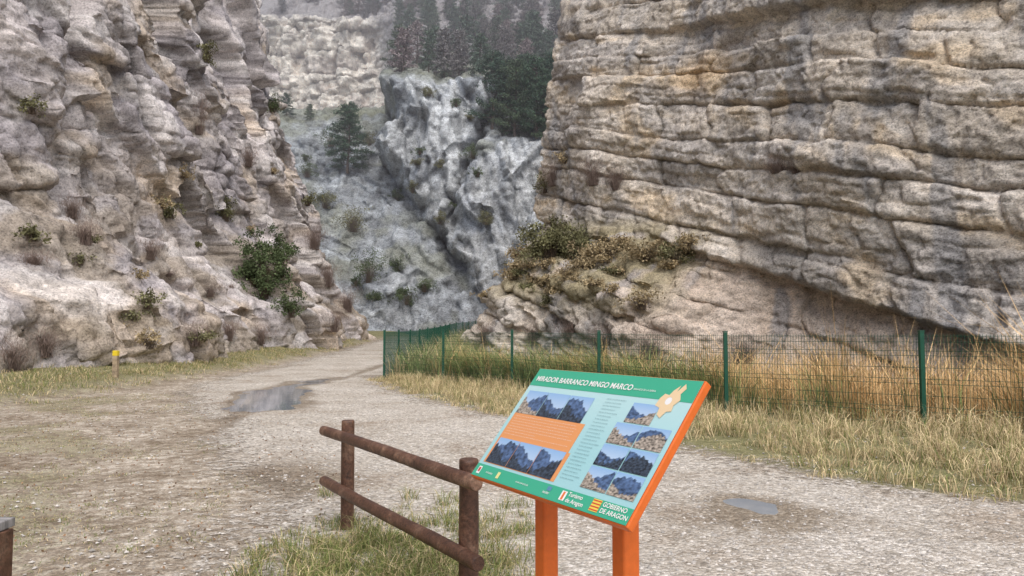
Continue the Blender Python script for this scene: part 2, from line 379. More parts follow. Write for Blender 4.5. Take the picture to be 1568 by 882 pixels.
# left cliff
pts=[(-17,-25),(-15,0),(-14,12),(-13.6,20),(-12.6,35),(-12.2,50),(-12.3,63),(-15,69),(-24,75),(-45,80)]
ss=axis([(0,36,70),(36,90,640),(90,102,90),(102,133,50)])
zs=axis([(-1,20,330),(20,44,160)])
bx,by,nx,ny=wall_grid(pts,ss,zs,1)
if nx[len(nx)//2]<0: nx,ny=-nx,-ny
L,Zz=np.meshgrid(ss,zs,indexing='ij')
fz=np.interp(Zz,[-1,0,2.6,3.6,8,13,30,44],[-.1,0,.8,2.2,4.9,6.0,10.2,16])
wob=.7*fbm(L*.08,Zz*.08,52.,3)
s=Zz*.95-.12*L+wob
u_=L+.45*Zz+.8*fbm(L*.1,Zz*.1,55.,2)
kk=s/2.9+.5*pn(s*.25,L*.04,67.)+.04*fbm(L*.5,s*.5,3.,3);k0=np.floor(kk);fr=kk-k0
groove=np.exp(-(np.minimum(fr,1-fr)/.03)**2)*sst(-.15,.25,pn(L*.13,k0*2.3,65.))
w3=fbm(L*.25,Zz*.25,5.5,2)*.25
v0,e0,r0=facet(L/6+w3,Zz/9+.1*L,60.5+0*L,1.9)
b1,ev1,eu1,r1,r1b=blocks(u_/2.2,kk,21,1.7,.3)
k2=s/1.05+.5*pn(s*.6,L*.1,13.)+.05*fbm(L,s,35.,2)
b2,ev2,eu2,r2,r2b=blocks(u_/.95,k2,41,1.5,.35)
k3=s/.4+.25*L;b3,ev3,eu3,r3,r3b=blocks(u_/.5,k3+.2*fbm(L,s,36.,2),51,1.3,.3)
disp=-fz+1.3*fbm(L*.08,Zz*.05,71.,3)+1.6*v0*sst(0,5,Zz+2)-.25*groove+.72*b1*sst(-.6,1.5,Zz+.5)+.26*b2+.07*b3-.32*np.exp(-(eu1/.04)**2)*(r1b>.35)-.11*np.exp(-(eu2/.07)**2)-.06*np.exp(-(ev2/.06)**2)
gul=pn(L*.13,Zz*.03,91.);disp-=1.2*np.exp(-(gul/.1)**2)*sst(3,9,Zz)
disp=blur(disp,1)
P=np.stack([bx[:,None]+nx[:,None]*disp,by[:,None]+ny[:,None]*disp,Zz],-1)
x_,y_,z_=P[...,0],P[...,1],P[...,2]
v1,e1,r1f=facet(x_/2.4,y_/2.4,(z_+.2*y_)/2.6,1.8)
P=refine(P,blur(.32*v1-.14*np.exp(-(e1/.04)**2),1),(1,0,.3))
x_,y_,z_=P[...,0],P[...,1],P[...,2]
v2,e2,r2f=facet(x_/.8,y_/.8,(z_+.25*y_)/.8,1.7)
P=refine(P,.11*v2-.04*np.exp(-(e2/.06)**2)+.10*fbm(x_*.8,y_*.8,z_*.8,5,.62),(1,0,.3))
base=np.ones(L.shape+(3,))*np.array([.48,.44,.43])
c=mixc(base,[.33,.305,.32],sst(-.1,.4,fbm(L*.15,Zz*.2,121.,4))*.85)
c=mixc(c,[.53,.43,.32],sst(.1,.5,fbm(L*.2,Zz*.3,131.,4)+.25*sst(5,1,Zz))*.65)
c=mixc(c,[.66,.625,.605],sst(.05,.45,fbm(L*.4,Zz*.5,141.,3))*.6)
c*=(.85+.30*r1)[...,None]*(.85+.30*r2)[...,None]*(.92+.16*r0)[...,None]
c*=(1-.25*groove)[...,None]*(1-.3*np.exp(-(eu1/.05)**2)*(r1b>.35))[...,None]
vegL=sst(-.05,.35,fbm(L*.3,Zz*.55,151.,4)+.12*sst(2.6,3.8,Zz)*sst(9,6,Zz))*sst(15,4,Zz)
c=mixc(c,[.29,.24,.18],vegL*.7)
make_mesh('left_cliff',P,grid_faces(*L.shape),c,M_rockL)
LCP=P[70:,:,:].reshape(-1,3)
# ------------------------------------------------------------ mountain backdrop (real relief)
def xbound(x,z): return np.interp(z,[0,3.6,12,17,24,32,60,100],[1,-1,-8,-12,-17,-18.5,-24,-30])+2.6*fbm(x*.10,z*.16,9.,3)
def x2b(x,z): return np.interp(z,[0,12,19,28,35],[-4,-8.2,-7.0,-4.0,-2.])+1.8*fbm(x*.15,z*.2,19.,3)
def ymount(x,z):
    x,z=np.broadcast_arrays(np.asarray(x,float),np.asarray(z,float))
    left=np.interp(z,[-3,0,35,40,52,54,64,66,80,84,170],[74,79,118,126,172,175,178,181,184,192,300])
    ra=np.interp(z,[-3,0,6,16,35,39,46,60,110,170],[83,84,87,92.5,99,107,124,150,215,300])
    rb=np.interp(z,[-3,0,8,22,27,40,60,110,170],[81,82,84.5,89.5,97,116,150,215,300])
    q=sst(-1.2,1.2,x-x2b(x,z));right=ra*(1-q)+rb*q
    xb=xbound(x,z)
    w=sst(-1.0,2.2,x-xb)*(z<45)+sst(-24,-12,x+.25*(z-30))*(z>=45)
    y=left*(1-w)+right*w
    y=y+2.0*np.exp(-((x-xb+.3)/1.3)**2)*sst(42,34,z)+4.5*np.exp(-((x-x2b(x,z))/.9)**2)*sst(8,13,z)*sst(38,30,z)
    return y
xs=axis([(-160,-66,50),(-66,26,500),(26,130,50)]);zs=axis([(-3,86,470),(86,175,130)])
X,Zz=np.meshgrid(xs,zs,indexing='ij')
Y=ymount(X,Zz)
cliffy=np.clip(sst(51,54,Zz)*sst(84,80,Zz)*sst(-18,-26,X+.25*(Zz-30)),0,1)
top=np.where(X<x2b(X,Zz),37.,26.)+3*fbm(X*.2,Zz*.1,5.,2)
cr=sst(-1,1,X-xbound(X,Zz))*sst(top+1.5,top-.5,Zz)
slope=1-np.clip(cliffy+cr,0,1)
wv=1.5*fbm(X*.08,Zz*.08,301.,3)
v0,e0,r0=facet((X+wv)/4.5,(Zz+wv)/10,200.5+0*X,1.8)
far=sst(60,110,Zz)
ss_=Zz+.45*X+3.5*fbm(X*.06,Zz*.06,7.,4)
led=(ss_/2.3)%1;ledl=sst(0,.25,led)*sst(1,.35,led)*sst(-.2,.3,pn(X*.1,Zz*.15,8.))
hb_=(Zz-.08*X)/4.4+.5*fbm(X*.04,Zz*.1,17.,3)
c1,ecv,ecu,q1,q1b=blocks((X+wv)/4.,hb_,61,1.5,.4)
c2,ecv2,ecu2,q2,q2b=blocks((X+wv)/1.5,hb_*2.7,71,1.5,.4)
hb=np.exp(-(ecv/.07)**2)*cliffy
rk=np.clip(cr+cliffy,0,1)
p1,ep1,eq1,m1,m1b=blocks((Zz+wv)/7.,(X+.25*Zz+wv)/2.6,81,1.6,.4)
p2,ep2,eq2,m2,m2b=blocks((Zz+wv)/2.4,(X+.25*Zz+1.3*wv)/1.05,91,1.6,.4)
rub,_,_,rb1,rb2=blocks(X/1.6,ss_/1.3,95,1.5,.4)
dY=(.4+.5*cr+.3*cliffy+.6*far)*2.8*v0+cr*(1.8*p1+.7*p2-.9*np.exp(-(ep1/.06)**2)-.4*np.exp(-(ep2/.08)**2))+cliffy*(2.6*c1+.9*c2-.5*np.exp(-(ecu/.05)**2))-1.0*hb+2.8*fbm(X*.05,Zz*.04,230.,4)*(1-.5*rk)+(.9*ledl+.8*rub)*slope*sst(36,30,Zz)
Y=Y-blur(dY,1)
P=np.stack([X,Y,Zz],-1)
v1,e1,r1=facet(X/2.4,Y/3.5,Zz/4.2+X/9,1.8)
P=refine(P,blur((.35+.4*far)*(1.5*v1),1),(0,-1,.3))
x_,y_,z_=P[...,0],P[...,1],P[...,2]
v2,e2,r2=facet(x_/1.1,y_/1.1,z_/1.5,1.8)
P=refine(P,(.40+.4*far)*(.75*v2)+.32*fbm(x_*.4,y_*.4,z_*.4,5,.6),(0,-1,.3))
Y=P[...,1];VZ=P[...,2];PX=P[...,0]
c=np.ones(X.shape+(3,))*np.array([.31,.33,.355])  # bluish rock tones put skylit shade and distance haze into the colour
c=mixc(c,[.20,.215,.235],sst(-.1,.4,fbm(X*.08,Zz*.12,250.,4)))
c=mixc(c,[.46,.48,.50],sst(.05,.45,fbm(X*.15+.2*Zz,Zz*.3,255.,4))*.55*slope)
c*=(.75+.5*rb1*slope+.25*(1-slope))[...,None]
c=mixc(c,[.49,.505,.52],cr*.85)
c=mixc(c,[.27,.29,.32],cr*.75*sst(-.1,.35,fbm(X*.3,Zz*.12,257.,4)))
c=mixc(c,[.15,.16,.17],cr*.6*np.exp(-(ep1/.07)**2))
c*=(.84+.32*r1)[...,None]*(.86+.28*r2)[...,None]*(1+cr*(.35*(m2-.5)))[...,None]
c=mixc(c,[.92,.84,.78],cliffy*.9);c=mixc(c,[.50,.44,.42],cliffy*.7*sst(.0,.35,fbm(X*.12,Zz*.2,258.,4)));c*=(1-.45*hb)[...,None]  # warm pale tint paints sunlight onto the upper cliff band
c*=(1+cliffy*.5*(q2-.5))[...,None]
veg=sst(.0,.4,fbm(X*.12,Zz*.16,260.,4))*slope*.65
veg=np.maximum(veg,sst(35,39,Zz)*slope*.8)
veg=np.maximum(veg,sst(34,37,Zz)*sst(53,51,Zz)*sst(-15,-22,X)*sst(-.4,.2,fbm(X*.2,Zz*.3,265.,3)))
c=mixc(c,[.22,.225,.155],veg*.8*sst(58,48,Zz))
c=mixc(c,[.34,.30,.315],veg*.9*sst(50,60,Zz))
c=mixc(c,[.50,.45,.47],far*.35)  # pinkish haze painted into the colour of the high, far slopes
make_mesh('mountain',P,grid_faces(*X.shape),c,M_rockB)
# thin valley haze (a real, homogeneous volume)
V,F=boxes(np.array([[0,200,95.]]),np.array([np.diag([190.,128,102])]))
m=bpy.data.materials.new('haze');m.use_nodes=True;ns=m.node_tree.nodes;ls=m.node_tree.links;ns.remove(ns['Principled BSDF'])
vs=ns.new('ShaderNodeVolumeScatter');vs.inputs['Color'].default_value=(.93,.89,.97,1);vs.inputs['Density'].default_value=.0030;vs.inputs['Anisotropy'].default_value=0.
ls.new(vs.outputs[0],ns['Material Output'].inputs['Volume'])
make_mesh('haze',V,F,None,m,False)
# ------------------------------------------------------------ trees
M_bark=plain('bark',(.14,.11,.095),.9,.3,6)
def pine(name,h,seed,tint,dens=20,lf=.03,nb=58,wd=.27,pw=.65):
    global rng
    keep=rng;rng=np.random.default_rng(seed)
    root=empty(name)
    p=[(.15*math.sin(i*.8+seed),.1*math.cos(i*1.1),h*i/7) for i in range(8)]
    parts=[tube(p,[h*.022*(1-i/8.5) for i in range(8)],7)]
    pts=[];cs=[]
    for i in range(nb):
        f=.12+.87*(i/nb);z=h*f;a=i*2.4+rng.random()
        ln=h*wd*(1-f)**pw*(.45+.8*rng.random())+.03*h
        e=Vector((math.cos(a)*ln,math.sin(a)*ln,z+ln*(.28-.3*(1-f))));s=Vector((0,0,z))
        parts.append(tube([s,(s+e)/2+Vector((0,0,.03*ln)),e],[h*.006,h*.004,h*.001],4))
        nc=4+int(7*ln/(h*.27))
        for j in range(nc):
            t=.35+.65*rng.random();q=np.array(s.lerp(e,t))+rng.normal(size=3)*h*.012
            br=.5+.85*rng.random()
            pts.append(q+rng.normal(size=(dens,3))*np.array([h*.026,h*.026,h*.014]));cs.append(np.ones((dens,1))*np.array(tint)*br*(.8+.4*rng.random((dens,1))))
    V,F=merge(parts);make_mesh('trunk',V,F,None,M_bark,True,root)
    leafs('needles',np.concatenate(pts),h*lf,np.concatenate(cs),M_fol_far,root,.35)
    rng=keep;return root
def inst(root,name,loc,sc,rot):
    e=empty(name,loc);w_=.85+.3*rng.random();e.scale=(sc*w_,sc*w_,sc);e.rotation_euler=(0,0,rot)
    for ch in root.children:
        o=bpy.data.objects.new(ch.name,ch.data);scene.collection.objects.link(o);o.parent=e
    return e
tints=[(.08,.13,.085),(.07,.115,.08),(.11,.155,.095)]
protos=[pine('pine_tree',10,11+i,t,20,.03,58,.36,.5) for i,t in enumerate(tints)]
def surfY(x,z):
    i=np.abs(xs-x).argmin();j=np.abs(zs-z).argmin();return float(Y[i,j]),float(VZ[i,j])
spots=[(-23.5,24.5,1.0),(-2.6,29,1.05),(.5,27.5,1.1),(3.2,27,1.1),(5.2,28,1.1),(6.5,26,1.0),(-42,38,.4),(-38,37.5,.4),(-34,37,.3),(2,33,.9),(-1,34,.8),(7,33,1.0)]
for i,(x,z,s_) in enumerate(spots):
    y,z2=surfY(x,z);pr=protos[i%3]
    if i<3: pr.location=(x,y-.3,z2-.4);pr.scale=(s_,s_,s_);pr.rotation_euler=(0,0,i*1.3)
    else: inst(pr,'pine_tree',(x,y-.3,z2-.4),s_,i*1.7)
forest=empty('distant_pine_forest')
ftint=[(.13,.175,.135),(.25,.235,.235),(.18,.215,.17),(.32,.265,.27)]  # forest tints lightened and greyed to carry haze in the colour
fp=[pine('pine',10,31+i,t,8,.048,48,.30,.5) for i,t in enumerate(ftint)]
for k_,r_ in enumerate(fp):
    y,z2=surfY(4+k_*4,50.);r_.parent=forest;r_.location=(4+k_*4,y,z2-.4)
n=0
for _ in range(2600):
    z=38+108*rng.random()**1.1;x=-62+92*rng.random()
    y,z2=surfY(x,z)
    if x/y>.1: continue
    if x<-16-.25*(z-30) and z<85 : continue
    if pn(x*.04,z*.05,300.)<-.08 and z>55 and rng.random()<.75: continue
    if z<60 and rng.random()<.35: continue
    q=rng.random()+.35*sst(60,100,z)*(x<-15);pr=fp[0] if (q<.35) else fp[2] if q<.6 else fp[1] if q<.8 else fp[3]
    sc=(.35+.55*rng.random())*(1+.15*(z>80))
    e=inst(pr,'pine',(x,y-.3,z2-.5),sc,rng.random()*6);e.parent=forest;n+=1
    if n>430: break
# ------------------------------------------------------------ shrubs on cliffs
def shrub(name,p,r,h,kind,n=900):
    root=empty(name,tuple(p))
    m_=int(90+80*r) if kind!='bare' else int(200+120*r)
    B=rng.normal(size=(m_,3))*np.array([.12,.12,0])*r
    ln=rng.normal(size=(m_,2))*.55
    tc_=np.array([.22,.165,.14]) if kind=='bare' else np.array([.16,.12,.09])
    blades('twigs',B,h*(.5+.6*rng.random(m_)),.016,ln*r/h,np.ones((m_,1))*tc_,M_leaf,root)
    if kind=='bare':
        q=rng.normal(size=(m_*2,3))*np.array([.45*r,.45*r,.25*h])+np.array([0,0,.6*h]);q[:,2]=np.clip(q[:,2],.05,None)
        blades('fine_twigs',q,.22*h,.010,rng.normal(size=(m_*2,2))*.7,np.ones((m_*2,1))*np.array([.27,.205,.175]),M_leaf,root)
        return root
    nc=int(20+14*r);cen=rng.normal(size=(nc,3))*np.array([.42*r,.42*r,.26*h])+np.array([0,0,.55*h])
    cen[:,2]=np.clip(cen[:,2],.1,None)
    k=rng.integers(0,nc,n);q=cen[k]+rng.normal(size=(n,3))*.13*r
    base={'green':(.09,.12,.055),'olive':(.17,.165,.085),'dry':(.36,.285,.17)}[kind]
    cc=np.array(base)*(.6+.8*RT[k%256][:,:1])*(.75+.5*rng.random((n,1)))
    leafs('leaves',q,.10+.05*r,cc,M_leaf,root,.5)
    return root
# exposed (not tucked behind a buttress) points of the left wall, described by bearing x/y and slope (z-1.65)/y
az_=LCP[:,0]/LCP[:,1];el_=(LCP[:,2]-1.65)/LCP[:,1];ok=(LCP[:,1]>14)&(az_>-.75)&(az_<-.15)&(el_<.48)&(el_>-.1)
LCP=LCP[ok];az_=az_[ok];el_=el_[ok];ky=np.floor((az_+1)/.007).astype(int)*4000+np.floor((el_+1)/.007).astype(int)
o_=np.lexsort((LCP[:,1],ky));first=np.r_[True,np.diff(ky[o_])!=0];grp=np.cumsum(first)-1;mn=LCP[o_,1][first][grp]
vis=np.zeros(len(ky),bool);vis[o_]=LCP[o_,1]<mn+.25
VP=LCP[vis];VA=az_[vis];VE=el_[vis]
def lw(a,e): return VP[((VA-a)**2+(VE-e)**2).argmin()]
LS=[(-.335,.045,1.5,3.0,'green',4800),(-.355,.075,1.2,2.2,'green',2600),(-.315,.075,1.1,2.4,'green',2200),(-.39,.15,.9,1.2,'olive',1200),(-.43,.27,.8,2.3,'bare',0),(-.42,.37,.7,1.2,'olive',900),(-.33,.30,1.,1.3,'green',1000),
 (-.27,.11,1.2,1.8,'bare',0),(-.25,.06,1.2,1.8,'bare',0),(-.225,.025,1.2,1.8,'bare',0),(-.655,.125,.5,.5,'olive',500),(-.60,.155,.6,.8,'bare',0),(-.58,.12,.7,.9,'bare',0),(-.49,.1,.7,.9,'bare',0),
 (-.675,-.05,.7,.9,'bare',0),(-.63,-.03,.6,.8,'bare',0),(-.49,-.02,.6,.6,'dry',400),(-.43,-.015,.7,.9,'bare',0),(-.38,-.01,.7,1.,'bare',0),(-.34,-.015,.8,1.,'bare',0),(-.30,.02,.9,1.4,'green',1200),
 (-.28,.17,.9,1.1,'olive',700),(-.45,.21,.5,.5,'dry',400),(-.36,.225,.8,1.2,'bare',0),(-.66,.3,.5,.5,'olive',400),(-.47,.155,.7,.8,'olive',600),(-.65,.09,.6,.6,'bare',0),(-.41,.05,.6,.7,'bare',0),(-.24,.0,1.,1.4,'bare',0)]
for _ in range(14):
    LS.append((-.68+.45*rng.random(),-.02+.28*rng.random(),.3+.35*rng.random(),.25+.35*rng.random(),'dry' if rng.random()<.4 else 'olive' if rng.random()<.6 else 'bare',300))
for a,e,r,h,k,n in LS:
    shrub('juniper_bush' if k=='green' else 'leafless_shrub' if k=='bare' else 'cliff_shrub',lw(a,e)-np.array([0,0,.15]),r,h,k,n)
def rw(t,z):
    L,Zz,VX,VY,VZ_=RC;i=np.abs(L[:,0]-t).argmin();j=np.abs(Zz[0]-z).argmin()
    return np.array([VX[i,j],VY[i,j],VZ_[i,j]])
RS=[(4.5,5.8,1.6,2.0,'olive',3400),(6.3,5.7,1.2,1.5,'olive',1800),(9,5.4,1.4,.8,'dry',1800),(11,5.3,1.3,.7,'dry',1500),(12.8,5.0,.9,1.0,'olive',900),
    (7,9.6,1.1,1.5,'bare',0),(8.3,9.2,.9,1.2,'bare',0),(2.5,10.5,1.1,1.4,'bare',0),(1.3,10.2,.8,1.1,'olive',500),(18.5,8.3,.9,.7,'bare',0),(3.8,11.6,.8,.8,'dry',500),(19.3,8.2,.6,.6,'bare',0),
    (8,1.2,1.3,1.2,'bare',0),(11,.6,1.3,1.4,'bare',0),(5,1.,1.2,1.2,'bare',0),(14,.3,1.4,1.5,'bare',0),(17,0,1.3,1.4,'bare',0),(20,-.2,1.,1.1,'bare',0),(2,1.,1.2,1.3,'bare',0),(13,2.6,1.,.9,'dry',500)]
for _ in range(44):
    t=1+13*rng.random();RS.append((t,3.4+3.2*rng.random()-.1*t*.5,.5+.5*rng.random(),.2+.3*rng.random(),'dry' if rng.random()<.85 else 'olive',500))
for t,z,r,h,k,n in RS:
    shrub('leafless_shrub' if k=='bare' else 'cliff_shrub',rw(t,z)-np.array([0,0,.1]),r,h,k,n)
MS=[(-20.5,14.5,2.4,3.2),(-17,7.5,2.2,3.2),(-13.5,9,1.4,1.6),(-25,18,1.8,2.2),(-16,20,1.2,1.5),(-28,30,2.,2.5),(-22,30,1.8,2.),(-10,6,1.2,1.4),(-5,24,1.5,1.8),(-9,15,1.0,1.3),(-30,24,1.6,2),(-12,4.5,1.5,1.8),(-3,14,1.2,1.5)]
for _ in range(16): MS.append((-34+30*rng.random(),3+31*rng.random(),.6+.7*rng.random(),.6+.8*rng.random()))
for q_,(x,z,r,h) in enumerate(MS):
    y,z2=surfY(x,z);shrub('juniper_bush',(x,y-.4,z2-.2),r,h,'green' if q_%3 else 'olive',1200)
# ------------------------------------------------------------ grass
def gcol(n,w):
    pal=np.array([[.16,.20,.06],[.31,.29,.12],[.70,.57,.34],[.50,.38,.23]])
    k=rng.choice(4,n,p=w);return pal[k]*(.7+.6*rng.random((n,1)))
def scatter(name,x,y,h,w,wt,lean=.5):
    B=np.stack([x,y,zg(x,y)-.01],1);n=len(x)
    return blades(name,B,h,w,rng.normal(size=(n,2))*lean,gcol(n,wt),M_grass)
def clump(cx,cy,rad,per):
    n=len(cx);k=np.repeat(np.arange(n),per);return cx[k]+rng.normal(size=len(k))*rad,cy[k]+rng.normal(size=len(k))*rad,k
n=1600;y=5.5+19*rng.random(n)**1.3;a=np.interp(y,pr_y,pr_x);bq=fence_x(y)+.4;x=a+.05+(bq-a)*rng.random(n)**.8
x0,y0=x,y;x,y,k=clump(x,y,.085,36);hs=(.07+.42*rng.random(n)**1.8)*(.3+.7*sst(.0,1.1,x0-np.interp(y0,pr_y,pr_x)))*(1+.35*sst(4,7,x0))
hh=hs[k]*(.5+.7*rng.random(len(x)))
scatter('roadside_grass',x,y,hh,.009,[.12,.17,.46,.25],.6)
n=520;x=-.75+.6*rng.normal(size=n);y=4.6+1.0*rng.normal(size=n);q=(x>-1.9)&(x<.15)&(y>2.5);x,y=x[q],y[q]
n=len(x);x,y,k=clump(x,y,.05,44);hh=(.05+.20*rng.random(n))[k]*(.5+.7*rng.random(len(x)))
scatter('grass_tuft',x,y,hh,.0055,[.50,.30,.11,.09],.7)
n=1000;y=9+50*rng.random(n)**1.4;x=-11.6-1.5*rng.random(n)+.9*rng.normal(size=n)*.6
x,y,k=clump(x,y,.14,24);hh=(.04+.17*rng.random(n))[k]*(.5+.7*rng.random(len(x)))
scatter('verge_grass',x,y,hh,.013,[.30,.28,.23,.19],.6)
n=6500;y=2.5+17*rng.random(n)**1.2;x=-11+11*rng.random(n)
q=(fbm(x*.35,y*.35,9,3)>.0)&(x<np.interp(y,pl_y,pl_x)-.2);x,y=x[q],y[q];n=len(x)
x,y,k=clump(x,y,.06,12);hh=(.015+.04*rng.random(n))[k]*(.5+.7*rng.random(len(x)))
scatter('short_grass',x,y,hh,.006,[.42,.27,.15,.16],.8)
n=3600;y=2+16*rng.random(n)**1.3;x=-10+11.5*rng.random(n)
q=x<np.interp(y,pl_y,pl_x)+1.0;x,y=x[q],y[q];n=len(x)
leafs('fallen_leaves',np.stack([x,y,zg(x,y)+.018],1),.028,np.array([.27,.17,.10])*(.4+.9*rng.random((n,1))),M_leaf,None,.7)
# reeds in the pond
n=3000;y=9+15*rng.random(n);x=fence_x(y)+.5+6.5*rng.random(n)**1.1
q=~((x>6.2)&(x<8.8)&(y>11.8)&(y<15.5)&(rng.random(n)<.92));x,y=x[q],y[q]
den=fbm(x*.5,y*.5,77.,2);q=den>-.45;x,y=x[q],y[q];nn0=len(x)
x,y,k=clump(x,y,.16,22)
tan=sst(4.,8.,x+2*(rng.random(len(x))-.5)*2)
B=np.stack([x,y,zg(x,y)],1)
tanc=np.array([.78,.53,.26])*(.45+.75*rng.random((len(x),1)));grc=np.array([.29,.34,.13])*(.55+.8*rng.random((len(x),1)))
isT=rng.random(len(x))<np.clip(.34+.5*tan,0,1)
col=np.where(isT[:,None],tanc,grc)
cl=(.75+.5*rng.random(nn0))[k]
hh=(.75+.75*rng.random(len(x)))*cl*(1+.65*tan*isT)
cd=rng.normal(size=(nn0,2))[k]*.35
lean=rng.normal(size=(len(x),2))*.22+cd+np.array([-.35,-.1])*(~isT)[:,None]
blades('pond_reeds',B,hh,.016,lean,col,M_grass)
n=3000;y=19+37*rng.random(n);x=fence_x(y)+.4+9*rng.random(n)
q=x<12;x,y=x[q],y[q];n=len(x)
x,y,k=clump(x,y,.25,16);B=np.stack([x,y,zg(x,y)],1)
col=np.where((rng.random(len(x))<.40)[:,None],np.array([.52,.43,.25]),np.array([.22,.28,.11]))*(.55+.7*rng.random((len(x),1)))
blades('pond_sedge',B,(.6+.8*rng.random(len(x)))*(.7+.6*rng.random(n))[k],.026,rng.normal(size=(len(x),2))*.45,col,M_grass)
# ------------------------------------------------------------ fence
M_fence=plain('green_powder_coat',(.01,.075,.045),.42,.1,15)
fence=empty('green_mesh_fence')
front=[(12.3,8.1),(9.6,10.3),(6.9,12.5),(4.23,14.7),(2.05,17.5),(0,20.6),(-2.15,23.2),(-4.3,25.0)]
back=[(-4.3,25.0)]+[(float(fence_x(y))+0,y) for y in (28,31,34,37,40,43,46,49,52,55,58,61,64,67,70)]+[(1,72),(4,73)]
poly=front+back[1:]
H=1.6
pc=[];ps=[]
for x,y in poly:
    z=float(zg(x,y));pc.append((x,y,z+H/2-.1));ps.append(np.diag([.036,.036,H/2+.12]))
    pc.append((x,y,z+H+.035));ps.append(np.diag([.040,.040,.012]))
V,F=boxes(np.array(pc),np.array(ps));o=make_mesh('posts',V,F,None,M_fence,False,fence)
C_=[];S_=[]
for (x0,y0),(x1,y1) in zip(poly[:-1],poly[1:]):
    d=np.array([x1-x0,y1-y0]);Ln=np.hypot(*d);d=d/Ln;nn=np.array([-d[1],d[0]])
    z0=float(zg(x0,y0));z1=float(zg(x1,y1));nw=int(Ln/.05)
    s=(np.arange(nw)+.5)/nw*Ln;r=.0026
    for q in s:
        z=z0+(z1-z0)*q/Ln;C_.append((x0+d[0]*q,y0+d[1]*q,z+.05+(H-.07)/2));S_.append(np.diag([r,r,(H-.07)/2]))
    for hgt in (.08,.28,.36,.55,.75,.83,1.02,1.22,1.30,1.45,1.55):
        zz=(z0+z1)/2+hgt;C_.append(((x0+x1)/2+nn[0]*.005,(y0+y1)/2+nn[1]*.005,zz))
        S_.append(np.array([[d[0]*Ln/2,d[1]*Ln/2,(z1-z0)/2],[nn[0]*.0035,nn[1]*.0035,0],[0,0,.0035]]))
V,F=boxes(np.array(C_),np.array(S_));make_mesh('mesh_panels',V,F,None,M_fence,False,fence)
# ------------------------------------------------------------ wooden railing
m,t,ns,ls,b=nt('treated_wood')
tc=ns.new('ShaderNodeTexCoord');mp=ns.new('ShaderNodeMapping');mp.inputs['Scale'].default_value=(3,3,3)
ls.new(tc.outputs['Object'],mp.inputs[0]);n1=noise(ns,ls,mp.outputs[0],1.5,5,.7);n2=noise(ns,ls,mp.outputs[0],14,5,.75)
c=ramp(ns,ls,n1,[(.3,(.055,.026,.017)),(.52,(.115,.054,.032)),(.70,(.25,.15,.10))]);c=mul(ns,ls,c,ramp(ns,ls,n2,[(.35,.5),(.5,1.),(.7,1.6)]))
ls.new(c,b.inputs['Base Color']);b.inputs['Roughness'].default_value=.5
bp=N(ns,'ShaderNodeBump',Strength=.6,Distance=.01);ls.new(n2,bp.inputs['Height']);ls.new(bp.outputs['Normal'],b.inputs['Normal'])
M_wood=m
rail=empty('wooden_railing')
def logs(name,p0,p1,r,parent):
    p0=Vector(p0);p1=Vector(p1);n=30;ax=(p1-p0).normalized();Ln=(p1-p0).length
    a=(Vector((0,0,1)) if abs(ax.z)<.9 else Vector((1,0,0))).cross(ax).normalized();bb=ax.cross(a)
    prof=[(0,.0),(0,.55),(0,.88),(.006,.97),(.018,1.)]
    T=[(q,k) for q,k in prof]+[(.03+(Ln-.06)*i/(n-1),1.) for i in range(n)]+[(Ln-q,k) for q,k in prof[::-1]]
    V=[]
    for i,(q,k) in enumerate(T):
        for j in range(18):
            an=math.tau*j/18;rr=r*k*(1+.09*float(pn(q*2.5,math.cos(an)*1.2+p0.x,math.sin(an)*1.2)))
            V.append(p0+ax*q+(a*math.cos(an)+bb*math.sin(an))*rr+a*(.008*math.sin(q*2.2+p0.z*7)*(q>0)))
    F=[];m_=len(T)
    for i in range(m_-1):
        for j in range(18):
            F.append((i*18+j,i*18+(j+1)%18,(i+1)*18+(j+1)%18,(i+1)*18+j))
    o=make_mesh(name,np.array([list(v) for v in V]),np.array(F),None,M_wood,True,parent)
    o.data.set_sharp_from_angle(angle=math.radians(50));return o
A=Vector((-1.36,6.2,0));Bp=Vector((-.25,4.36,0));dr=(Bp-A).normalized();of=Vector((-.856,-.516,0))*.093
logs('post_far',A+Vector((0,0,-.2)),A+Vector((0,0,.90)),.055,rail)
logs('post_near',Bp+Vector((0,0,-.2)),Bp+Vector((0,0,.90)),.058,rail)
for nm,h in(('top_rail',.80),('lower_rail',.37)):
    logs(nm,A+of-dr*.36+Vector((0,0,h-.02)),Bp+of+dr*.28+Vector((0,0,h+.015)),.043,rail)
# ------------------------------------------------------------ information sign
M_or=plain('orange_paint',(.66,.14,.022),.38,.04,30)
sign=empty('information_sign')
ex=Vector((.537,-.844,0)).normalized();ey=Vector((.5365,.3413,.773));ey=(ey-ex*ey.dot(ex)).normalized();ez=ex.cross(ey)
cen=Vector((.2695,3.18,1.2115))
Mx=Matrix((ex,ey,ez)).transposed().to_4x4();Mx.translation=cen
W,Hh=1.1,.63
def local(o): o.parent=sign;o.matrix_local=Mx;return o
def lbox(name,cx,cy,cz,sx,sy,sz,mat,bv=.004):
    V,F=boxes(np.array([[cx,cy,cz]],float),np.array([np.diag([sx/2,sy/2,sz/2])]));o=make_mesh(name,V,F,None,mat,False);local(o);bevel(o,bv);return o
lbox('tray',0,0,-.020,W+.008,Hh+.008,.036,M_or,.005)
M_print=vcol('printed_vinyl',.3,.45)
GRN=(.05,.40,.25);SKY=(.34,.60,.64);ORG=(.72,.31,.12);WH=(.80,.81,.79)
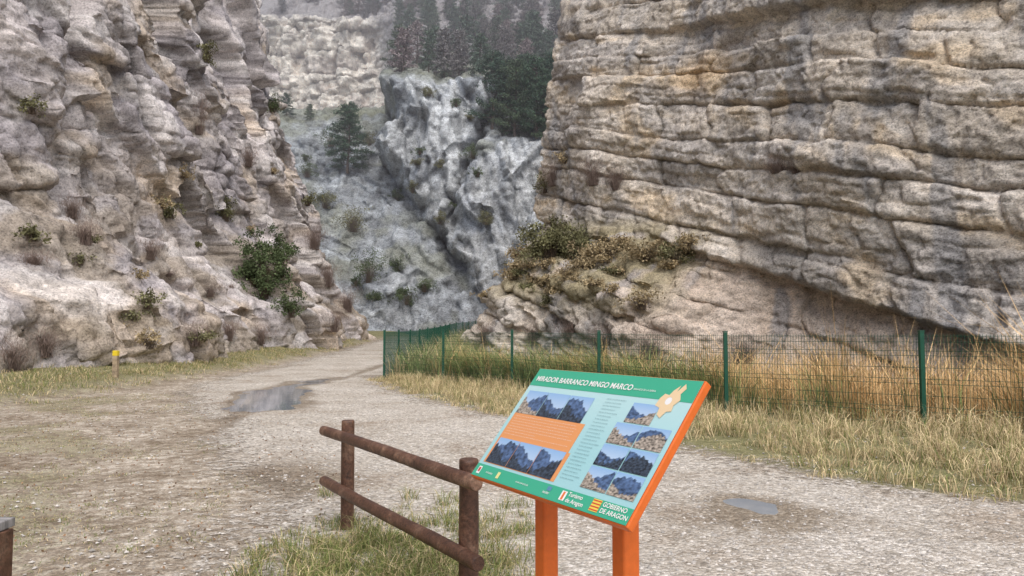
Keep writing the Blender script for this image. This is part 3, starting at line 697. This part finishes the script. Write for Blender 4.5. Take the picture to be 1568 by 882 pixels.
def quad(name,p0,q0,p1,q1,z,colr,mat=M_print,grid=(2,2),fn=None):
    n,m_=grid;P_,Q_=np.meshgrid(np.linspace(p0,p1,n),np.linspace(q0,q1,m_),indexing='ij')
    V=np.stack([(P_-.5)*W,(Q_-.5)*Hh,0*P_+z],-1)
    C=fn(P_,Q_) if fn else np.ones(P_.shape+(3,))*np.array(colr)
    o=make_mesh(name,V,grid_faces(n,m_),C,mat,False);local(o);return o
def bodyc(P_,Q_):
    c=np.ones(P_.shape+(3,))*np.array(SKY);c=mixc(c,[.50,.70,.71],sst(.3,.9,Q_)*.7);return c
quad('board_face',0.003,0.003,.997,.997,.0005,SKY,grid=(20,20),fn=bodyc)
quad('header_band',0.003,.835,.997,.997,.0015,GRN)
quad('footer_band',0.003,0.003,.997,.105,.0015,GRN)
quad('orange_band',.03,.345,.53,.575,.0015,ORG)
quad('orange_strip',.03,.125,.545,.345,.0013,ORG)
def photo(name,p0,q0,p1,q1,seed):
    r=np.random.default_rng(seed);a1,a2=r.random()*9,r.random()*9;warm=r.random()<.15
    def fn(P_,Q_):
        a=(P_-p0)/(p1-p0);b_=(Q_-q0)/(q1-q0)
        sky=mixc(np.ones(a.shape+(3,))*np.array([.26,.44,.7]),[.55,.66,.8],1-b_)
        h1=.66+.30*np.sin(a*3.2+a1)*.8+.15*pn(a*6,a*0+seed,0.)
        h2=.45+.35*np.sin(a*3+a2)*.8+.2*pn(a*8,a*0+seed+5,0.)
        c=np.where((b_<h1)[...,None],np.array([.07,.12,.23])*(1+.9*fbm(a*9,b_*9,seed+.5,3))[...,None],sky)
        c=np.where((b_<h2)[...,None],(np.array([.30,.26,.22]) if warm else np.array([.035,.05,.075]))*(1+1.3*fbm(a*12,b_*12,seed+.9,3))[...,None],c)
        return np.clip(c,.01,1)
    quad(name,p0,q0,p1,q1,.0026,None,grid=(40,30),fn=fn)
w3=(.50-.035)/3
for i in range(3): photo('photo_%d'%(i+1),.035+i*w3,.575,.035+(i+1)*w3-.004,.785,1+i)
w3=(.525-.045)/3
for i in range(3): photo('photo_%d'%(i+4),.045+i*w3,.13,.045+(i+1)*w3-.003,.345,7+i*2)
k=7
photo('photo_7',.725,.64,.86,.79,20)
for rj,q in enumerate((.475,.31,.145)):
    for ci in range(2):
        k+=1;photo('photo_%d'%k,.695+ci*.143,q,.695+ci*.143+.138,q+.155,22+rj*2+ci)
def txt(name,s,p,q,size,colr,width=None,bold=0.,z=.0035):
    cu=bpy.data.curves.new(name,'FONT');cu.body=s;cu.size=size;cu.offset=bold
    nm='ink_%d_%d'%(int(colr[0]*100),int(colr[2]*100));mm=bpy.data.materials.get(nm) or plain(nm,colr,.4,.0)
    cu.materials.append(mm)
    o=bpy.data.objects.new(name,cu);scene.collection.objects.link(o)
    bpy.context.view_layer.update()
    sc=1.
    if width: sc=width*W/max(o.dimensions.x,1e-4)
    o.parent=sign;o.matrix_local=Mx@Matrix.Translation(((p-.5)*W,(q-.5)*Hh,z))@Matrix.Scale(sc,4)
    return o
txt('title_text','MIRADOR BARRANCO MINGO MARCO',.03,.88,.045,WH,.64,.0010)
txt('subtitle_text','MIRAVETE DE LA SIERRA',.68,.885,.015,WH,.12)
words="el barranco es un profundo desfiladero excavado por el rio en las calizas del cretacico donde anidan buitres y aguilas la senda recorre el fondo de la hoz hasta los miradores con vistas sobre las paredes de roca y los pinares de la sierra patrimonio natural del municipio".split()
def para(name,p,q0,q1,wd,n,colr,size=.0125):
    lines=[];r=np.random.default_rng(int(p*1000));i=0
    for k in range(n):
        ln=''
        while len(ln)<wd*W/size*1.75: ln+=words[(i)%len(words)]+' ';i+=1
        if r.random()<.15: ln=ln[:len(ln)//2]
        lines.append(ln)
    cu=txt(name,'\n'.join(lines),p,q1,size,colr)
    cu.data.space_line=(q1-q0)*Hh/n/size
    bpy.context.view_layer.update();sc=wd*W/max(cu.dimensions.x,1e-4);cu.matrix_local=cu.matrix_local@Matrix.Diagonal((sc,1,1,1))
para('orange_band_text',.05,.36,.545,.46,8,(.80,.65,.53),.0080)
para('column_text',.565,.14,.79,.115,24,(.17,.30,.32),.0080)
mp_=[(-.5,.1),(-.35,.35),(-.1,.3),(0,.55),(.2,.5),(.25,.85),(.45,.95),(.6,.7),(.45,.4),(.6,.1),(.4,-.2),(.45,-.5),(.2,-.55),(.05,-.9),(-.2,-.75),(-.25,-.4),(-.55,-.3)]
mp_=sorted(mp_,key=lambda q:math.atan2(q[1],q[0]))
inn=[(.17*math.cos(math.atan2(y,x))+.02,.2*math.sin(math.atan2(y,x))) for x,y in mp_]
mx0,my0=(.885-.5)*W,(.83-.5)*Hh
V=np.array([(mx0+x*.10,my0+y*.09,.0032) for x,y in mp_]+[(mx0+x*.10,my0+y*.09,.0034) for x,y in inn])
i=np.arange(17);o=make_mesh('map_shape',V,np.stack([i,(i+1)%17,(i+1)%17+17,i+17],1),np.ones((34,3))*np.array([.76,.58,.36]),M_print,False);local(o)
V=np.array([(mx0+x*.10,my0+y*.09,.0030) for x,y in inn]);V=np.concatenate([V,[V.mean(0)]])
o=make_mesh('map_centre',V,np.array([[a,(a+1)%17,17] for a in range(17)]),np.ones((18,3))*.8,M_print,False);local(o)
quad('crest_logo',.03,.025,.055,.085,.003,WH);quad('crest_inner',.035,.04,.05,.075,.0036,(.5,.08,.06))
txt('logo_text_1','miravete',.10,.045,.016,WH);quad('badge_logo',.185,.03,.205,.08,.003,(.75,.7,.3))
txt('logo_text_2','www.comarca.es',.33,.045,.014,WH);txt('logo_text_3','leader',.52,.035,.018,WH)
quad('badge_2',.535,.06,.56,.09,.003,(.1,.25,.4))
txt('logo_text_4','Turismo\nde Aragon',.665,.065,.026,WH,None,.0004);quad('logo_square',.625,.025,.655,.09,.003,(.85,.83,.8));quad('logo_square_in',.634,.03,.646,.085,.0036,(.75,.18,.05))
quad('flag_logo',.80,.02,.845,.10,.003,(.8,.62,.1));
for i in range(4): quad('flag_stripe_%d'%i,.80,.026+i*.02,.845,.034+i*.02,.0036,(.6,.06,.04))
txt('logo_text_5','GOBIERNO\nDE ARAGON',.855,.068,.026,WH,None,.0005)
for nm,a in(('leg_left',-.2576),('leg_right',.282)):
    c0=Vector((.295,3.196,0))+Vector((.537,-.844,0))*a;top=1.15
    V,F=boxes(np.array([[c0.x,c0.y,top/2-.15]]),np.array([[ex*.041,Vector((.844,.537,0))*.041,Vector((0,0,top/2+.15))]],float));o=make_mesh(nm,V,F,None,M_or,False,sign);bevel(o,.014,4)
    for f_ in o.data.polygons: f_.use_smooth=True
    o.data.set_sharp_from_angle(angle=math.radians(60))
# ------------------------------------------------------------ marker post & table
mk=empty('trail_marker_post',(-11.9,22.3,float(zg(-11.9,22.3))))
M_pole=plain('weathered_wood',(.36,.28,.19),.85,.25,8,.4);M_yel=plain('yellow_paint',(.78,.58,.03),.5,.05)
V,F=boxes(np.array([[0,0,.28]]),np.array([np.diag([.07,.07,.38])]));o=make_mesh('shaft',V,F,None,M_pole,False,mk);bevel(o,.012)
V,F=boxes(np.array([[0,0,.72]]),np.array([np.diag([.075,.075,.08])]));o=make_mesh('cap',V,F,None,M_yel,False,mk);bevel(o,.015)
tb=empty('wooden_picnic_table',(0,0,0))
M_tab=plain('grey_timber',(.24,.23,.225),.8,.25,5,.4,stretch=(1,6,1))
for i in range(4):
    V,F=boxes(np.array([[-3.30,2.9+i*.19,.745]]),np.array([np.diag([.95,.088,.022])]));o=make_mesh('top_plank_%d'%(i+1),V,F,None,M_tab,False,tb);bevel(o,.006)
for i,x in enumerate((-2.395,-4.1)):
    for j,y in enumerate((2.95,3.48)):
        V,F=boxes(np.array([[x,y,.33]]),np.array([np.diag([.055,.055,.39])]));o=make_mesh('leg_%d%d'%(i,j),V,F,None,M_wood,False,tb);bevel(o,.006)
    V,F=boxes(np.array([[x,3.215,.66]]),np.array([np.diag([.045,.208,.035])]));make_mesh('bearer_%d'%i,V,F,None,M_wood,False,tb)
for s_ in(-1,1):
    V,F=boxes(np.array([[-3.75,3.185+s_*.66,.44]]),np.array([np.diag([.8,.14,.022])]));make_mesh('seat_%d'%(s_+2),V,F,None,M_tab,False,tb)
    for x in (-3.2,-4.3):
        V,F=boxes(np.array([[x,3.185+s_*.66,.2]]),np.array([np.diag([.04,.1,.217])]));make_mesh('seat_leg',V,F,None,M_wood,False,tb)
# ------------------------------------------------------------ light, sky, camera
el,az=math.radians(56),math.radians(163)   # azimuth clockwise from +Y (sun behind the viewer)
w=bpy.data.worlds.new('World');scene.world=w;w.use_nodes=True;wn=w.node_tree.nodes
sk=wn.new('ShaderNodeTexSky');sk.sky_type='NISHITA';sk.sun_disc=False;sk.sun_elevation=el;sk.sun_rotation=az
sk.dust_density=2.5;w.node_tree.links.new(sk.outputs[0],wn['Background'].inputs[0]);wn['Background'].inputs[1].default_value=.15
sd=Vector((math.sin(az)*math.cos(el),math.cos(az)*math.cos(el),math.sin(el)))
lt=bpy.data.lights.new('sun','SUN');lt.energy=3.2;lt.angle=math.radians(70);lt.color=(1,.955,.90)
lo=bpy.data.objects.new('sun',lt);scene.collection.objects.link(lo);lo.rotation_euler=sd.to_track_quat('Z','Y').to_euler()
cam=bpy.data.cameras.new('camera');co=bpy.data.objects.new('camera',cam);scene.collection.objects.link(co)
co.location=(0,0,1.65);co.rotation_euler=(math.radians(93.23),0,0);cam.lens=26.0;cam.sensor_width=36;cam.clip_end=2000;cam.clip_start=.05
scene.camera=co
scene.view_settings.view_transform='Standard';scene.view_settings.look='None';scene.view_settings.exposure=0
